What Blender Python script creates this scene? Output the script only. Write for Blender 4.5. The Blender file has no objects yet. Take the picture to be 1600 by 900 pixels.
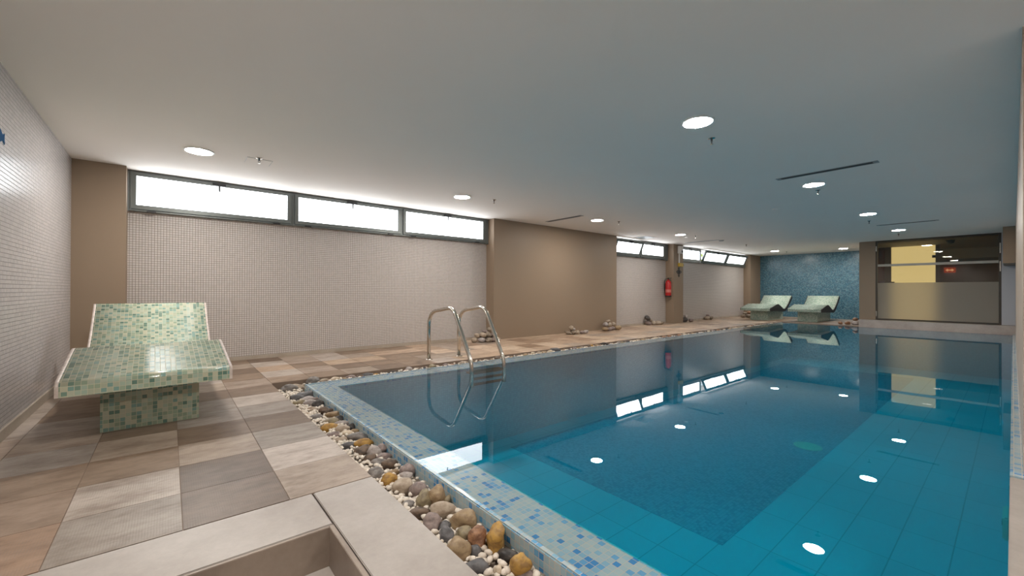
import bpy, bmesh, math, random
import numpy as np
from mathutils import Vector, Matrix, noise
random.seed(7)
S = bpy.context.scene
C = S.collection
R = math.radians

# ---------------------------------------------------------------- camera
F, YAW, PITCH, ROLL = 647.756, 0.879896, 0.0048142, 0.0035708
cp, sp, cr, sr = math.cos(PITCH), math.sin(PITCH), math.cos(ROLL), math.sin(ROLL)
fwd = Vector((math.cos(YAW)*cp, math.sin(YAW)*cp, sp))
rgt0 = Vector((math.sin(YAW), -math.cos(YAW), 0))
up0 = rgt0.cross(fwd)
rgt = cr*rgt0 + sr*up0
upv = -sr*rgt0 + cr*up0
CAMZ = 1.0
cam = bpy.data.cameras.new('camera')
camo = bpy.data.objects.new('camera', cam)
C.objects.link(camo)
mw = Matrix((rgt, upv, -fwd)).transposed().to_4x4()
mw.translation = Vector((0, 0, CAMZ))
camo.matrix_world = mw
cam.sensor_width = 36
cam.lens = F/1600*36
cam.shift_y = 0.93/1600
cam.clip_start = 0.02
S.camera = camo

def ray(px, py):
    return rgt*((px-800)/F) - upv*((py-450.93)/F) + fwd
def at(px, py, z):                       # pixel -> point at height z
    d = ray(px, py)
    return Vector((0, 0, CAMZ)) + d*((z-CAMZ)/d.z)

# ---------------------------------------------------------------- light
LAMP = 262.0
PANE = 5.6
S.view_settings.view_transform = 'Standard'
S.view_settings.look = 'None'
S.view_settings.exposure = 0.13
S.view_settings.gamma = 1
S.view_settings.use_curve_mapping = False
w = bpy.data.worlds.new('world'); S.world = w; w.use_nodes = True
w.node_tree.nodes['Background'].inputs[0].default_value = (0.85, 0.93, 1.0, 1)
w.node_tree.nodes['Background'].inputs[1].default_value = 2.2
S.cycles.use_denoising = True
S.cycles.max_bounces = 10
S.cycles.transparent_max_bounces = 16
S.cycles.diffuse_bounces = 6
S.cycles.sample_clamp_indirect = 6

# ---------------------------------------------------------------- materials
def mat(name, col=(.8,.8,.8), rough=.5, metal=0, spec=.5, emit=None, strength=0):
    m = bpy.data.materials.new(name); m.use_nodes = True
    b = m.node_tree.nodes['Principled BSDF']
    b.inputs['Base Color'].default_value = (*col, 1)
    b.inputs['Roughness'].default_value = rough
    b.inputs['Metallic'].default_value = metal
    b.inputs['Specular IOR Level'].default_value = spec
    if emit:
        b.inputs['Emission Color'].default_value = (*emit, 1)
        b.inputs['Emission Strength'].default_value = strength
    return m
def nodes(m):
    nt = m.node_tree
    return nt, nt.nodes, nt.links, nt.nodes['Principled BSDF']
def ramp(N, stops, interp='LINEAR'):
    r = N.new('ShaderNodeValToRGB'); r.color_ramp.interpolation = interp
    e = r.color_ramp.elements
    while len(e) < len(stops): e.new(.5)
    for k, (p, c) in enumerate(stops):
        e[k].position = p; e[k].color = (*c, 1)
    return r
def mix(N, L, a, b, fac, mode='MIX'):
    x = N.new('ShaderNodeMix'); x.data_type = 'RGBA'; x.blend_type = mode
    for sock, v in ((0, fac), (6, a), (7, b)):
        if hasattr(v, 'links'): L.new(v, x.inputs[sock])
        elif sock == 0: x.inputs[0].default_value = v
        else: x.inputs[sock].default_value = (*v, 1)
    return x.outputs[2]
def noise_tex(N, L, vec, scale, detail=3, rough=.55):
    t = N.new('ShaderNodeTexNoise'); t.inputs['Scale'].default_value = scale
    t.inputs['Detail'].default_value = detail; t.inputs['Roughness'].default_value = rough
    if vec: L.new(vec, t.inputs['Vector'])
    return t.outputs['Fac']

def mosaic(name, palette, grout, size=.029, mortar=.0022, rough=.16, gbump=.25, jitter=.0):
    """small square glazed tiles; UV in metres"""
    m = mat(name, rough=rough); nt, N, L, b = nodes(m)
    uv = N.new('ShaderNodeUVMap')
    br = N.new('ShaderNodeTexBrick'); br.offset = 0; br.squash = 1
    br.inputs['Scale'].default_value = 1
    br.inputs['Brick Width'].default_value = size; br.inputs['Row Height'].default_value = size
    br.inputs['Mortar Size'].default_value = mortar/2; br.inputs['Mortar Smooth'].default_value = .2
    br.inputs['Color1'].default_value = (0,0,0,1); br.inputs['Color2'].default_value = (1,1,1,1)
    br.inputs['Mortar'].default_value = (.5,.5,.5,1); br.inputs['Bias'].default_value = 0
    L.new(uv.outputs[0], br.inputs['Vector'])
    n = len(palette)
    rp = ramp(N, [(k/n, c) for k, c in enumerate(palette)], 'CONSTANT')
    L.new(br.outputs['Color'], rp.inputs[0])
    pat = noise_tex(N, L, uv.outputs[0], 45, 2)
    c1 = mix(N, L, rp.outputs[0], (.5,.5,.5), pat, 'OVERLAY')
    c1 = mix(N, L, rp.outputs[0], c1, .35)
    col = mix(N, L, c1, grout, br.outputs['Fac'])
    L.new(col, b.inputs['Base Color'])
    rr = N.new('ShaderNodeMath'); rr.operation = 'MULTIPLY_ADD'
    L.new(br.outputs['Fac'], rr.inputs[0]); rr.inputs[1].default_value = .6; rr.inputs[2].default_value = rough
    L.new(rr.outputs[0], b.inputs['Roughness'])
    bp = N.new('ShaderNodeBump'); bp.inputs['Strength'].default_value = gbump; bp.inputs['Distance'].default_value = .002
    hh = N.new('ShaderNodeMath'); hh.operation = 'MULTIPLY_ADD'
    big = noise_tex(N, L, uv.outputs[0], 30, 1)
    hb = N.new('ShaderNodeMath'); hb.operation = 'MULTIPLY'; L.new(big, hb.inputs[0]); hb.inputs[1].default_value = .5
    L.new(br.outputs['Fac'], hh.inputs[0]); hh.inputs[1].default_value = -1; L.new(hb.outputs[0], hh.inputs[2])
    L.new(hh.outputs[0], bp.inputs['Height']); L.new(bp.outputs[0], b.inputs['Normal'])
    return m

M = {}
M['white_mosaic'] = mosaic('white_mosaic', [(.52,.48,.45),(.56,.51,.48),(.54,.50,.48)], (.19,.15,.135), size=.0295, mortar=.0046, rough=.3)
M['left_mosaic'] = mosaic('left_mosaic', [(.50,.48,.475),(.55,.52,.51),(.53,.50,.50)], (.17,.15,.15), size=.0295, mortar=.0048, rough=.24)
M['green_mosaic'] = mosaic('green_mosaic', [(.29,.37,.27),(.35,.44,.35),(.18,.28,.22),(.43,.46,.36),(.26,.33,.24),(.19,.32,.28),(.46,.46,.34),(.33,.42,.34),(.11,.20,.16),(.38,.41,.31)], (.50,.47,.34), size=.029, mortar=.003, rough=.22)
M['pale_green_mosaic'] = mosaic('pale_green_mosaic', [(.30,.40,.33),(.36,.46,.38),(.22,.33,.27),(.42,.48,.42)], (.40,.42,.36), size=.029, mortar=.003, rough=.2)
M['blue_mosaic'] = mosaic('blue_mosaic', [(.045,.14,.20),(.08,.20,.27),(.03,.10,.16),(.13,.26,.31),(.05,.17,.25),(.09,.18,.24)], (.12,.17,.20), size=.029, mortar=.003, rough=.25)
M['coping_mosaic'] = mosaic('coping_mosaic', [(.35,.47,.52),(.38,.48,.52),(.24,.43,.56),(.41,.50,.52),(.33,.47,.54),(.14,.36,.58),(.40,.49,.51),(.29,.45,.55),(.37,.48,.52),(.06,.25,.52)], (.50,.44,.37), size=.0292, mortar=.003, rough=.14)
M['pool_mosaic'] = mosaic('pool_mosaic', [(.32,.50,.56),(.38,.56,.62),(.24,.43,.51),(.43,.58,.64)], (.24,.40,.47), size=.029, mortar=.003, rough=.4)
M['pool_wall_tile'] = mosaic('pool_wall_tile', [(.42,.60,.62),(.46,.64,.66),(.40,.57,.60)], (.32,.46,.50), size=.029, mortar=.003, rough=.4)
M['drain_green'] = mat('drain_green', (.45,.75,.55), .5)

def paint(name, col, rough=.75, var=.05, spec=.3):
    m = mat(name, col, rough, spec=spec); nt, N, L, b = nodes(m)
    g = N.new('ShaderNodeNewGeometry')
    f = noise_tex(N, L, g.outputs['Position'], 1.3, 4)
    a = tuple(c*(1-var) for c in col); d = tuple(min(1, c*(1+var)) for c in col)
    L.new(mix(N, L, a, d, f), b.inputs['Base Color'])
    return m
M['ceiling'] = paint('ceiling_paint', (.90,.845,.795), .8, .02)
M['brown'] = paint('brown_paint', (.27,.20,.142), .5, .03)
M['grey_wall'] = paint('grey_wall_paint', (.42,.42,.45), .7, .03)
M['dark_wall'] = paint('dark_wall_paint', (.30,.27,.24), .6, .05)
M['mid_wall'] = paint('mid_wall_paint', (.42,.33,.27), .6, .05)
M['red_wood'] = paint('red_wood', (.17,.06,.03), .4, .15)

def stone(name, col, dark, scale=2.5, rough=.45, stretch=(1,1,1)):
    m = mat(name, col, rough); nt, N, L, b = nodes(m)
    g = N.new('ShaderNodeNewGeometry')
    mp = N.new('ShaderNodeMapping'); mp.inputs['Scale'].default_value = stretch
    L.new(g.outputs['Position'], mp.inputs[0])
    f = noise_tex(N, L, mp.outputs[0], scale, 6, .6)
    r = ramp(N, [(.32, dark), (.62, col)]); L.new(f, r.inputs[0])
    f2 = noise_tex(N, L, mp.outputs[0], scale*12, 4, .7)
    c = mix(N, L, r.outputs[0], f2, .12, 'OVERLAY')
    L.new(c, b.inputs['Base Color'])
    bp = N.new('ShaderNodeBump'); bp.inputs['Strength'].default_value = .12; bp.inputs['Distance'].default_value = .003
    L.new(f2, bp.inputs['Height']); L.new(bp.outputs[0], b.inputs['Normal'])
    return m
M['kerb'] = stone('kerb_stone', (.42,.38,.35), (.33,.29,.26), 3)
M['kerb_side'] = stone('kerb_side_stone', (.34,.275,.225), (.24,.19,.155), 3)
M['marble'] = stone('beige_marble', (.56,.45,.38), (.34,.25,.19), 5, .4, (1,1,.6))
M['plinth'] = stone('plinth_marble', (.46,.40,.36), (.36,.30,.27), 3, .35)
M['skirting'] = stone('skirting_stone', (.42,.36,.30), (.34,.28,.22), 4)

# deck tiles: colour of each tile is its own glaze (attribute), with cloudy wear and ribs
m = mat('deck_tile', rough=.42); nt, N, L, b = nodes(m)
at1 = N.new('ShaderNodeVertexColor'); at1.layer_name = 'tone'
at2 = N.new('ShaderNodeAttribute'); at2.attribute_name = 'rib'
g = N.new('ShaderNodeNewGeometry')
mp = N.new('ShaderNodeMapping'); mp.inputs['Scale'].default_value = (1, 2.2, 1)
L.new(g.outputs['Position'], mp.inputs[0])
f = noise_tex(N, L, mp.outputs[0], 3.0, 7, .65)
r = ramp(N, [(.32, (.52,.45,.40)), (.44, (.82,.79,.76)), (.58, (1.06,1.06,1.06))]); L.new(f, r.inputs[0])
fb = noise_tex(N, L, mp.outputs[0], 11, 6, .75)
r2 = ramp(N, [(.36, (.70,.66,.63)), (.52, (1,1,1)), (.70, (1.10,1.10,1.10))]); L.new(fb, r2.inputs[0])
c = mix(N, L, at1.outputs[0], r.outputs[0], .85, 'MULTIPLY')
c = mix(N, L, c, r2.outputs[0], .7, 'MULTIPLY')
wv = N.new('ShaderNodeTexWave'); wv.bands_direction = 'X'; wv.inputs['Scale'].default_value = 34
wv.inputs['Distortion'].default_value = .6; wv.inputs['Detail'].default_value = 2; wv.inputs['Detail Scale'].default_value = 1
L.new(g.outputs['Position'], wv.inputs['Vector'])
mm = N.new('ShaderNodeMath'); mm.operation = 'MULTIPLY'
L.new(at2.outputs['Fac'], mm.inputs[0]); L.new(wv.outputs['Fac'], mm.inputs[1])
sc0 = noise_tex(N, L, mp.outputs[0], 5, 5, .7)
scr = ramp(N, [(.42, (0,0,0)), (.72, (.55,.55,.55))]); L.new(sc0, scr.inputs[0]); sc = scr.outputs[0]
m3 = N.new('ShaderNodeMath'); m3.operation = 'MULTIPLY'; L.new(mm.outputs[0], m3.inputs[0]); L.new(sc, m3.inputs[1])
c = mix(N, L, c, (.20,.16,.135), m3.outputs[0])
L.new(c, b.inputs['Base Color'])
bp = N.new('ShaderNodeBump'); bp.inputs['Strength'].default_value = .12; bp.inputs['Distance'].default_value = .001
L.new(mm.outputs[0], bp.inputs['Height']); L.new(bp.outputs[0], b.inputs['Normal'])
M['deck'] = m
M['grout'] = mat('deck_grout', (.24,.18,.14), .8)

# large pale pool floor tiles
m = mat('pool_tile', rough=.4); nt, N, L, b = nodes(m)
uv = N.new('ShaderNodeUVMap')
br = N.new('ShaderNodeTexBrick'); br.offset = 0; br.inputs['Scale'].default_value = 1
br.inputs['Brick Width'].default_value = .62; br.inputs['Row Height'].default_value = .31
br.inputs['Mortar Size'].default_value = .005; br.inputs['Mortar Smooth'].default_value = .3
br.inputs['Color1'].default_value = (.60,.74,.76,1); br.inputs['Color2'].default_value = (.64,.78,.80,1)
br.inputs['Mortar'].default_value = (.36,.50,.53,1)
L.new(uv.outputs[0], br.inputs[0]); L.new(br.outputs[0], b.inputs['Base Color'])
M['pool_tile'] = m

M['steel'] = mat('polished_steel', (.62,.58,.52), .18, 1)
M['step'] = mat('dark_steel_step', (.16,.11,.09), .4, .5)
M['alu'] = mat('grey_aluminium', (.15,.165,.16), .4, .3)
M['black'] = mat('black_plastic', (.012,.012,.014), .4)
M['darkstone'] = stone('black_stone_edge', (.035,.03,.028), (.012,.01,.01), 14)
M['palestone'] = stone('pale_pebble_edge', (.60,.52,.47), (.40,.33,.30), 30)
M['white'] = mat('white_plastic', (.75,.74,.72), .4)
M['yellow'] = mat('yellow_plastic', (.55,.36,.04), .4)
M['red'] = mat('red_enamel', (.42,.012,.012), .3)
M['redlabel'] = mat('faded_label', (.55,.16,.13), .5)
M['slot'] = mat('slot_dark', (.035,.035,.035), .5)
M['slotframe'] = mat('slot_frame', (.33,.34,.34), .4, .3)
M['lamp_glow'] = mat('lamp_glow', (1,1,1), emit=(1, .945, .87), strength=LAMP)
M['pane_glow'] = mat('frosted_daylight', (.9,.9,.9), .6, emit=(.90, .955, 1), strength=PANE)
M['frame_dark'] = mat('dark_bronze_frame', (.06,.05,.04), .4, .4)
M['film_bar'] = mat('frosted_band', (.42,.39,.34), .6)
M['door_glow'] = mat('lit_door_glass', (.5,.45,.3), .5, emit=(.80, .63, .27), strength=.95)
M['exit_red'] = mat('exit_sign_red', (.5,.06,.02), .5, emit=(.6,.08,.02), strength=.35)
M['exit_pale'] = mat('exit_sign_pale', (.8,.6,.4), .5, emit=(.9,.5,.25), strength=.5)
M['fish_blue'] = mat('fish_blue', (.008,.07,.19), .9, spec=.1)
M['fish_edge'] = mat('fish_edge', (.25,.42,.55), .9, spec=.1)
M['fitting'] = mat('pale_pool_fitting', (.85,.85,.7), .5)
M['leaf'] = paint('hedge_leaf', (.35,.42,.10), .6, .5)
M['gravel'] = stone('gravel_bed', (.30,.25,.20), (.10,.08,.07), 60)
M['symbol'] = mat('wall_emblem_dark', (.06,.05,.045), .5)

# clear dark-tinted glass
def thin(name, tint, ior=1.5, rough=0.0):
    m = bpy.data.materials.new(name); m.use_nodes = True
    nt = m.node_tree; N = nt.nodes; L = nt.links; N.clear()
    o = N.new('ShaderNodeOutputMaterial'); ms = N.new('ShaderNodeMixShader')
    fr = N.new('ShaderNodeFresnel'); fr.inputs[0].default_value = ior
    t = N.new('ShaderNodeBsdfTransparent'); t.inputs[0].default_value = (*tint, 1)
    gl = N.new('ShaderNodeBsdfGlossy'); gl.inputs['Roughness'].default_value = rough
    gl.inputs[0].default_value = (1,1,1,1)
    L.new(fr.outputs[0], ms.inputs[0]); L.new(t.outputs[0], ms.inputs[1]); L.new(gl.outputs[0], ms.inputs[2])
    L.new(ms.outputs[0], o.inputs[0])
    return m
M['glass'] = thin('partition_glass', (.82,.80,.76), 1.5)
def water(name, tint):
    m = thin(name, tint, 1.333, .0)
    nt = m.node_tree; N = nt.nodes; L = nt.links
    g = N.new('ShaderNodeNewGeometry'); f = noise_tex(N, L, g.outputs['Position'], 2.6, 2)
    bp = N.new('ShaderNodeBump'); bp.inputs['Strength'].default_value = .018; bp.inputs['Distance'].default_value = .01
    L.new(f, bp.inputs['Height'])
    for n in N:
        if n.type == 'BSDF_GLOSSY': L.new(bp.outputs[0], n.inputs['Normal'])
    return m
M['film'] = water('water_film', (.97, 1, 1))
M['water'] = water('pool_water', (.012, .60, .755))
m = bpy.data.materials.new('frosted_film'); m.use_nodes = True
nt = m.node_tree; N = nt.nodes; L = nt.links; N.clear()
o = N.new('ShaderNodeOutputMaterial'); ms = N.new('ShaderNodeMixShader'); ms.inputs[0].default_value = .45
tr = N.new('ShaderNodeBsdfRefraction'); tr.inputs['Roughness'].default_value = .5; tr.inputs['IOR'].default_value = 1.3; tr.inputs[0].default_value = (.85,.8,.72,1)
df = N.new('ShaderNodeBsdfDiffuse'); df.inputs[0].default_value = (.48,.44,.38,1)
L.new(tr.outputs[0], ms.inputs[1]); L.new(df.outputs[0], ms.inputs[2]); L.new(ms.outputs[0], o.inputs[0])
M['frost'] = m

ROCK = {}
def rockmat(key):
    cols = dict(tan=((.36,.26,.15),(.24,.16,.09)), beige=((.42,.34,.26),(.30,.23,.17)), ochre=((.45,.26,.06),(.26,.14,.04)),
        olive=((.27,.22,.13),(.17,.13,.08)), grey=((.24,.215,.20),(.13,.115,.105)), dark=((.075,.062,.055),(.03,.026,.025)),
        slate=((.13,.125,.13),(.075,.072,.075)), mauve=((.28,.215,.195),(.17,.13,.12)), pale=((.42,.37,.345),(.29,.25,.235)),
        rust=((.36,.19,.10),(.16,.07,.035)), cream=((.60,.50,.38),(.45,.36,.26)), brown=((.17,.115,.08),(.07,.05,.038)),
        white=((.80,.73,.64),(.62,.54,.46)), wall=((.30,.24,.18),(.12,.09,.065)))
    if key in ROCK: return ROCK[key]
    a, d = cols[key]
    m = mat('stone_'+key, a, .5); nt, N, L, b = nodes(m)
    tc = N.new('ShaderNodeTexCoord'); oi = N.new('ShaderNodeObjectInfo')
    ad = N.new('ShaderNodeVectorMath'); ad.operation = 'ADD'
    cx = N.new('ShaderNodeCombineXYZ'); L.new(oi.outputs['Random'], cx.inputs[0]); L.new(oi.outputs['Random'], cx.inputs[2])
    scv = N.new('ShaderNodeVectorMath'); scv.operation = 'SCALE'; scv.inputs['Scale'].default_value = 7
    L.new(cx.outputs[0], scv.inputs[0]); L.new(tc.outputs['Object'], ad.inputs[0]); L.new(scv.outputs[0], ad.inputs[1])
    mp = N.new('ShaderNodeMapping'); mp.inputs['Scale'].default_value = (1,1,2.2); L.new(ad.outputs[0], mp.inputs[0])
    f = noise_tex(N, L, mp.outputs[0], 26 if key != 'white' else 40, 5, .6)
    rp = ramp(N, [(.40, d), (.58, a)]); L.new(f, rp.inputs[0])
    f2 = noise_tex(N, L, ad.outputs[0], 160, 3, .7)
    L.new(mix(N, L, rp.outputs[0], f2, .18, 'OVERLAY'), b.inputs['Base Color'])
    bp = N.new('ShaderNodeBump'); bp.inputs['Strength'].default_value = .25; bp.inputs['Distance'].default_value = .002
    L.new(f2, bp.inputs['Height']); L.new(bp.outputs[0], b.inputs['Normal'])
    ROCK[key] = m
    return m

# ---------------------------------------------------------------- mesh helpers
def boxuv(bm):
    uvl = bm.loops.layers.uv.verify()
    for f in bm.faces:
        n = f.normal
        ax = max(range(3), key=lambda i: abs(n[i]))
        for lp in f.loops:
            p = lp.vert.co
            lp[uvl].uv = ((p.y, p.z), (p.x, p.z), (p.x, p.y))[ax]
def box(bm, x0, x1, y0, y1, z0, z1, mi=0):
    vs = [bm.verts.new((x, y, z)) for x in (x0, x1) for y in (y0, y1) for z in (z0, z1)]
    fs = [(0,1,3,2), (4,6,7,5), (0,4,5,1), (2,3,7,6), (0,2,6,4), (1,5,7,3)]
    out = []
    for f in fs:
        q = bm.faces.new([vs[i] for i in f]); q.material_index = mi; out.append(q)
    return out
def finish(name, bm, mats, parent=None, smooth=False, bevel=0, uv=True, loc=None):
    bmesh.ops.recalc_face_normals(bm, faces=bm.faces[:])
    if bevel: bmesh.ops.bevel(bm, geom=bm.edges[:], offset=bevel, segments=2, affect='EDGES')
    bm.normal_update()
    if uv: boxuv(bm)
    me = bpy.data.meshes.new(name); bm.to_mesh(me); bm.free()
    for mm_ in (mats if isinstance(mats, (list, tuple)) else [mats]): me.materials.append(mm_)
    if smooth:
        for p in me.polygons: p.use_smooth = True
    o = bpy.data.objects.new(name, me); C.objects.link(o)
    if parent: o.parent = parent
    if loc: o.location = loc
    return o
def boxes(name, lst, mats, parent=None, **kw):
    bm = bmesh.new()
    for bx in lst: box(bm, *bx)
    return finish(name, bm, mats, parent, **kw)
def struct(o):
    o['kind'] = 'structure'; return o
def tag(o, label, cat, group=None, kind=None):
    o['label'] = label; o['category'] = cat
    if group: o['group'] = group
    if kind: o['kind'] = kind
    return o
def thing(name, label, cat, loc=(0,0,0), rz=0, group=None):
    o = bpy.data.objects.new(name, None); C.objects.link(o)
    o.location = loc; o.rotation_euler = (0, 0, rz); o.empty_display_size = .05
    return tag(o, label, cat, group)
def cyl(bm, c, r, h, n=24, axis='z', r2=None):
    r2 = r if r2 is None else r2
    rings = []
    for k, rr in ((0, r), (1, r2)):
        ring = []
        for i in range(n):
            a = 2*math.pi*i/n; u, v = rr*math.cos(a), rr*math.sin(a); t = h*k
            p = {'z': (u, v, t), 'x': (t, u, v), 'y': (u, t, v)}[axis]
            ring.append(bm.verts.new((c[0]+p[0], c[1]+p[1], c[2]+p[2])))
        rings.append(ring)
    for i in range(n):
        bm.faces.new((rings[0][i], rings[0][(i+1)%n], rings[1][(i+1)%n], rings[1][i]))
    bm.faces.new(rings[0][::-1]); bm.faces.new(rings[1])
def lathe(bm, prof, n=24, c=(0,0,0)):
    rings = [[bm.verts.new((c[0]+r*math.cos(2*math.pi*i/n), c[1]+r*math.sin(2*math.pi*i/n), c[2]+z)) for i in range(n)] for r, z in prof]
    for a, b_ in zip(rings, rings[1:]):
        for i in range(n): bm.faces.new((a[i], a[(i+1)%n], b_[(i+1)%n], b_[i]))
    bm.faces.new(rings[0][::-1]); bm.faces.new(rings[-1])
def tube(bm, pts, r, n=14):
    pts = [Vector(p) for p in pts]
    rings = []; ref = None
    for i, p in enumerate(pts):
        t = (pts[min(i+1, len(pts)-1)] - pts[max(i-1, 0)]).normalized()
        if ref is None:
            ref = t.orthogonal().normalized()
        ref = (ref - t*ref.dot(t)).normalized(); s = t.cross(ref)
        rings.append([bm.verts.new(p + r*(math.cos(2*math.pi*k/n)*ref + math.sin(2*math.pi*k/n)*s)) for k in range(n)])
    for a, b_ in zip(rings, rings[1:]):
        for k in range(n): bm.faces.new((a[k], a[(k+1)%n], b_[(k+1)%n], b_[k]))
    bm.faces.new(rings[0][::-1]); bm.faces.new(rings[-1])
def fillet(pts, rad, n=7):
    pts = [Vector(p) for p in pts]; out = [pts[0]]
    for i_, (a, b_, c_) in enumerate(zip(pts, pts[1:], pts[2:])):
        d1 = (a-b_); d2 = (c_-b_); k = min(rad[i_] if isinstance(rad, tuple) else rad, d1.length*.49, d2.length*.49)
        p1 = b_+d1.normalized()*k; p2 = b_+d2.normalized()*k
        for i in range(n+1):
            t = i/n; out.append((1-t)**2*p1 + 2*t*(1-t)*b_ + t*t*p2)
    out.append(pts[-1]); return out

# ---------------------------------------------------------------- dimensions
H = 2.465                    # ceiling
LX = -.85                    # left wall
BY = 6.71                    # front of the brown piers
TY = 6.97                    # recessed tiled wall
WL = -.02                    # water level
PX0, PX1, PY0, PY1 = 1.385, 15.42, .014, 4.57     # water inside the coping
CX0, CY1, CX1 = 1.135, 4.885, 15.62               # outer coping
TRX, TRY, TRE = .845, 5.05, 15.0                  # gravel channel
PD = -1.08                   # pool floor
XF = 18.95                   # far mosaic wall
XG = 15.70                   # glazed partition
NEARY = -3.0

# ---------------------------------------------------------------- shell
struct(boxes('ceiling', [(LX-.1, 25, NEARY, 7.4, H, H+.1)], M['ceiling']))
struct(boxes('wall_left', [(LX-.12, LX, NEARY, 7.4, -.3, H)], M['left_mosaic']))
bx = []
# brown piers and blind wall
for x0, x1 in ((LX, -.40), (5.085, 9.15), (17.93, XF)):
    bx.append((x0, x1, BY, 7.4, -.05, H))
struct(boxes('wall_back', bx, M['brown']))
struct(boxes('trim_2', [(12.04, 12.63, BY, 7.4, -.05, H)], M['brown']))
struct(boxes('wall_back_tiled', [(x0, x1, TY, 7.1, -.05, 1.965) for x0, x1 in ((-.40, 5.085), (9.15, 12.04), (12.63, 17.93))], M['white_mosaic']))
struct(boxes('trim_3', [(x0, x1, TY-.012, TY+.05, 1.945, 1.968) for x0, x1 in ((-.40, 5.085), (9.15, 12.04), (12.63, 17.93))], M['palestone']))
struct(boxes('trim_4', [(5.068, 5.09, BY+.002, TY, .0, H)], M['brown']))
struct(boxes('wall_far', [(XF, XF+.12, 2.8, 7.4, -.05, H)], M['blue_mosaic']))
struct(boxes('wall_partition_side', [(XG+.16, XF, 2.8, 2.9, -.05, H)], M['brown']))
struct(boxes('wall_partition', [(XG, XG+.16, 2.535, 2.9, .2, H)], M['brown']))
struct(boxes('wall_partition_right', [(XG, XG+.16, -.3, .185, .2, H)], M['grey_wall']))
struct(boxes('trim_5', [(XG-.08, XG+.16, -.3, 2.9, -.12, .195)], M['plinth'], bevel=.004))
struct(boxes('wall_right', [(3.62, XG+.2, -.25, -.034, -.1, H)], M['marble']))
struct(boxes('wall_near', [(LX-.1, 3.8, NEARY-.1, NEARY, -.3, H)], M['brown']))
struct(boxes('wall_entrance', [(3.62, 3.8, NEARY, -.25, -.3, H)], M['brown']))
struct(boxes('trim_6', [(14.35, XG, -.034, .150, 1.65, H)], M['brown'], bevel=.003))   # boxed-in duct
# skirtings
for n_, (a, b_) in enumerate(((-.40, 5.06), (9.16, 12.03), (12.64, 17.92))):
    struct(boxes('baseboard_back' if n_ == 0 else 'baseboard_back.%03d' % n_, [(a, b_, TY-.014, TY, .0, .055)], M['skirting'], bevel=.002))
struct(boxes('baseboard_left', [(LX, LX+.014, -2.9, BY, 0, .075)], M['skirting'], bevel=.002))

# ---------------------------------------------------------------- deck
TONES = dict(L=(.60,.555,.52), G=(.50,.46,.43), B=(.56,.49,.43), T=(.50,.405,.325), O=(.54,.41,.31), D=(.37,.285,.22), E=(.43,.34,.27), W=(.64,.53,.43), X=(.70,.60,.50), Y=(.56,.44,.34))
TONES = {k: tuple(min(.85, 1.16*(.62*c+.38*sum(v)/3*t_)) for c, t_ in zip(v, (1.05, .99, .94))) for k, v in TONES.items()}
ov = {(0,0):'O1',(1,0):'G1',(2,0):'D1',(3,0):'B0',(0,1):'T0',(1,1):'L1',(2,1):'D1',(3,1):'L0',(0,2):'T0',(1,2):'T0',(2,2):'B1',(3,2):'G0',
      (0,3):'G0',(1,3):'B0',(2,3):'E1',(3,3):'E0',(2,4):'G0',(3,4):'G0',(1,4):'E0',(0,4):'B0',(2,5):'G0',(3,5):'L0',(3,6):'E0',(2,6):'E0',(3,7):'B0'}
def deck_mesh():
    bm = bmesh.new(); tone = bm.loops.layers.color.new('tone'); rib = bm.faces.layers.float.new('rib_f')
    rl = []
    xs = [LX, -.75] + [-.35+.4*k for k in range(60)]
    ys = [-3.0+ .4*k for k in range(13)] 
    ys = [2.2-.4*k for k in range(13, 0, -1)] + [2.2+.4*k for k in range(13)]
    rnd = random.Random(3)
    def add(x0, x1, y0, y1, key):
        x1 = min(x1, XF)
        if x1-x0 < .03 or y1-y0 < .03: return
        g_ = .0018
        fs = box(bm, x0+g_, x1-g_, y0+g_, y1-g_, -.02, .0)
        c_ = TONES[key[0]]; j = rnd.uniform(-.03, .03)
        for f_ in fs:
            f_[rib] = float(key[1])
            for lp in f_.loops: lp[tone] = (*[max(0, v+j) for v in c_], 1)
    for i in range(len(xs)-1):
        for j in range(len(ys)-1):
            x0, x1, y0, y1 = xs[i], xs[i+1], ys[j], ys[j+1]
            key = ov.get((i-1, j-13))
            if key is None:
                far = y0 > 4.9
                key = rnd.choice(['L0','B0','B0','L0','G0','T0','E0','B0','L0','T0'] if not far else (['B0','L0','W0','L0','W0','T0','T0','E0','L0','B0'] if x0 < 3.2 else ['X0','W0','W0','X0','Y0','X0','B0','W0']))
            y1c = min(y1, TY)
            # regions: left deck (x< TRX, y< TRY), back deck (y>TRY)
            if x0 >= TRX-.01 and y0 < TRY:            # right of channel
                if y1c > TRY: add(x0, x1, TRY, y1c, key)
                if x0 > CX1-.3 and y1c > 2.9 and y0 >= 2.9-.4:
                    add(max(x0, CX1), x1, max(y0, 2.9), min(y1c, TRY), key)
                continue
            if y1c <= y0: continue
            if x0 < TRX and y0 < 2.2:                  # around the stairs: tiles only at far left & behind
                continue
            add(x0, min(x1, TRX) if y0 < TRY-.1 and x1 > TRX and x1-TRX < .02 else x1, y0, y1c, key)
    boxuv(bm)
    me = bpy.data.meshes.new('floor')
    vals = []
    bm.normal_update(); bm.to_mesh(me)
    rf = [f_[rib] for f_ in bm.faces]
    bm.free()
    a = me.attributes.new('rib', 'FLOAT', 'FACE')
    a.data.foreach_set('value', rf)
    me.materials.append(M['deck'])
    o = bpy.data.objects.new('floor', me); C.objects.link(o); return struct(o)
deck_mesh()
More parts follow.
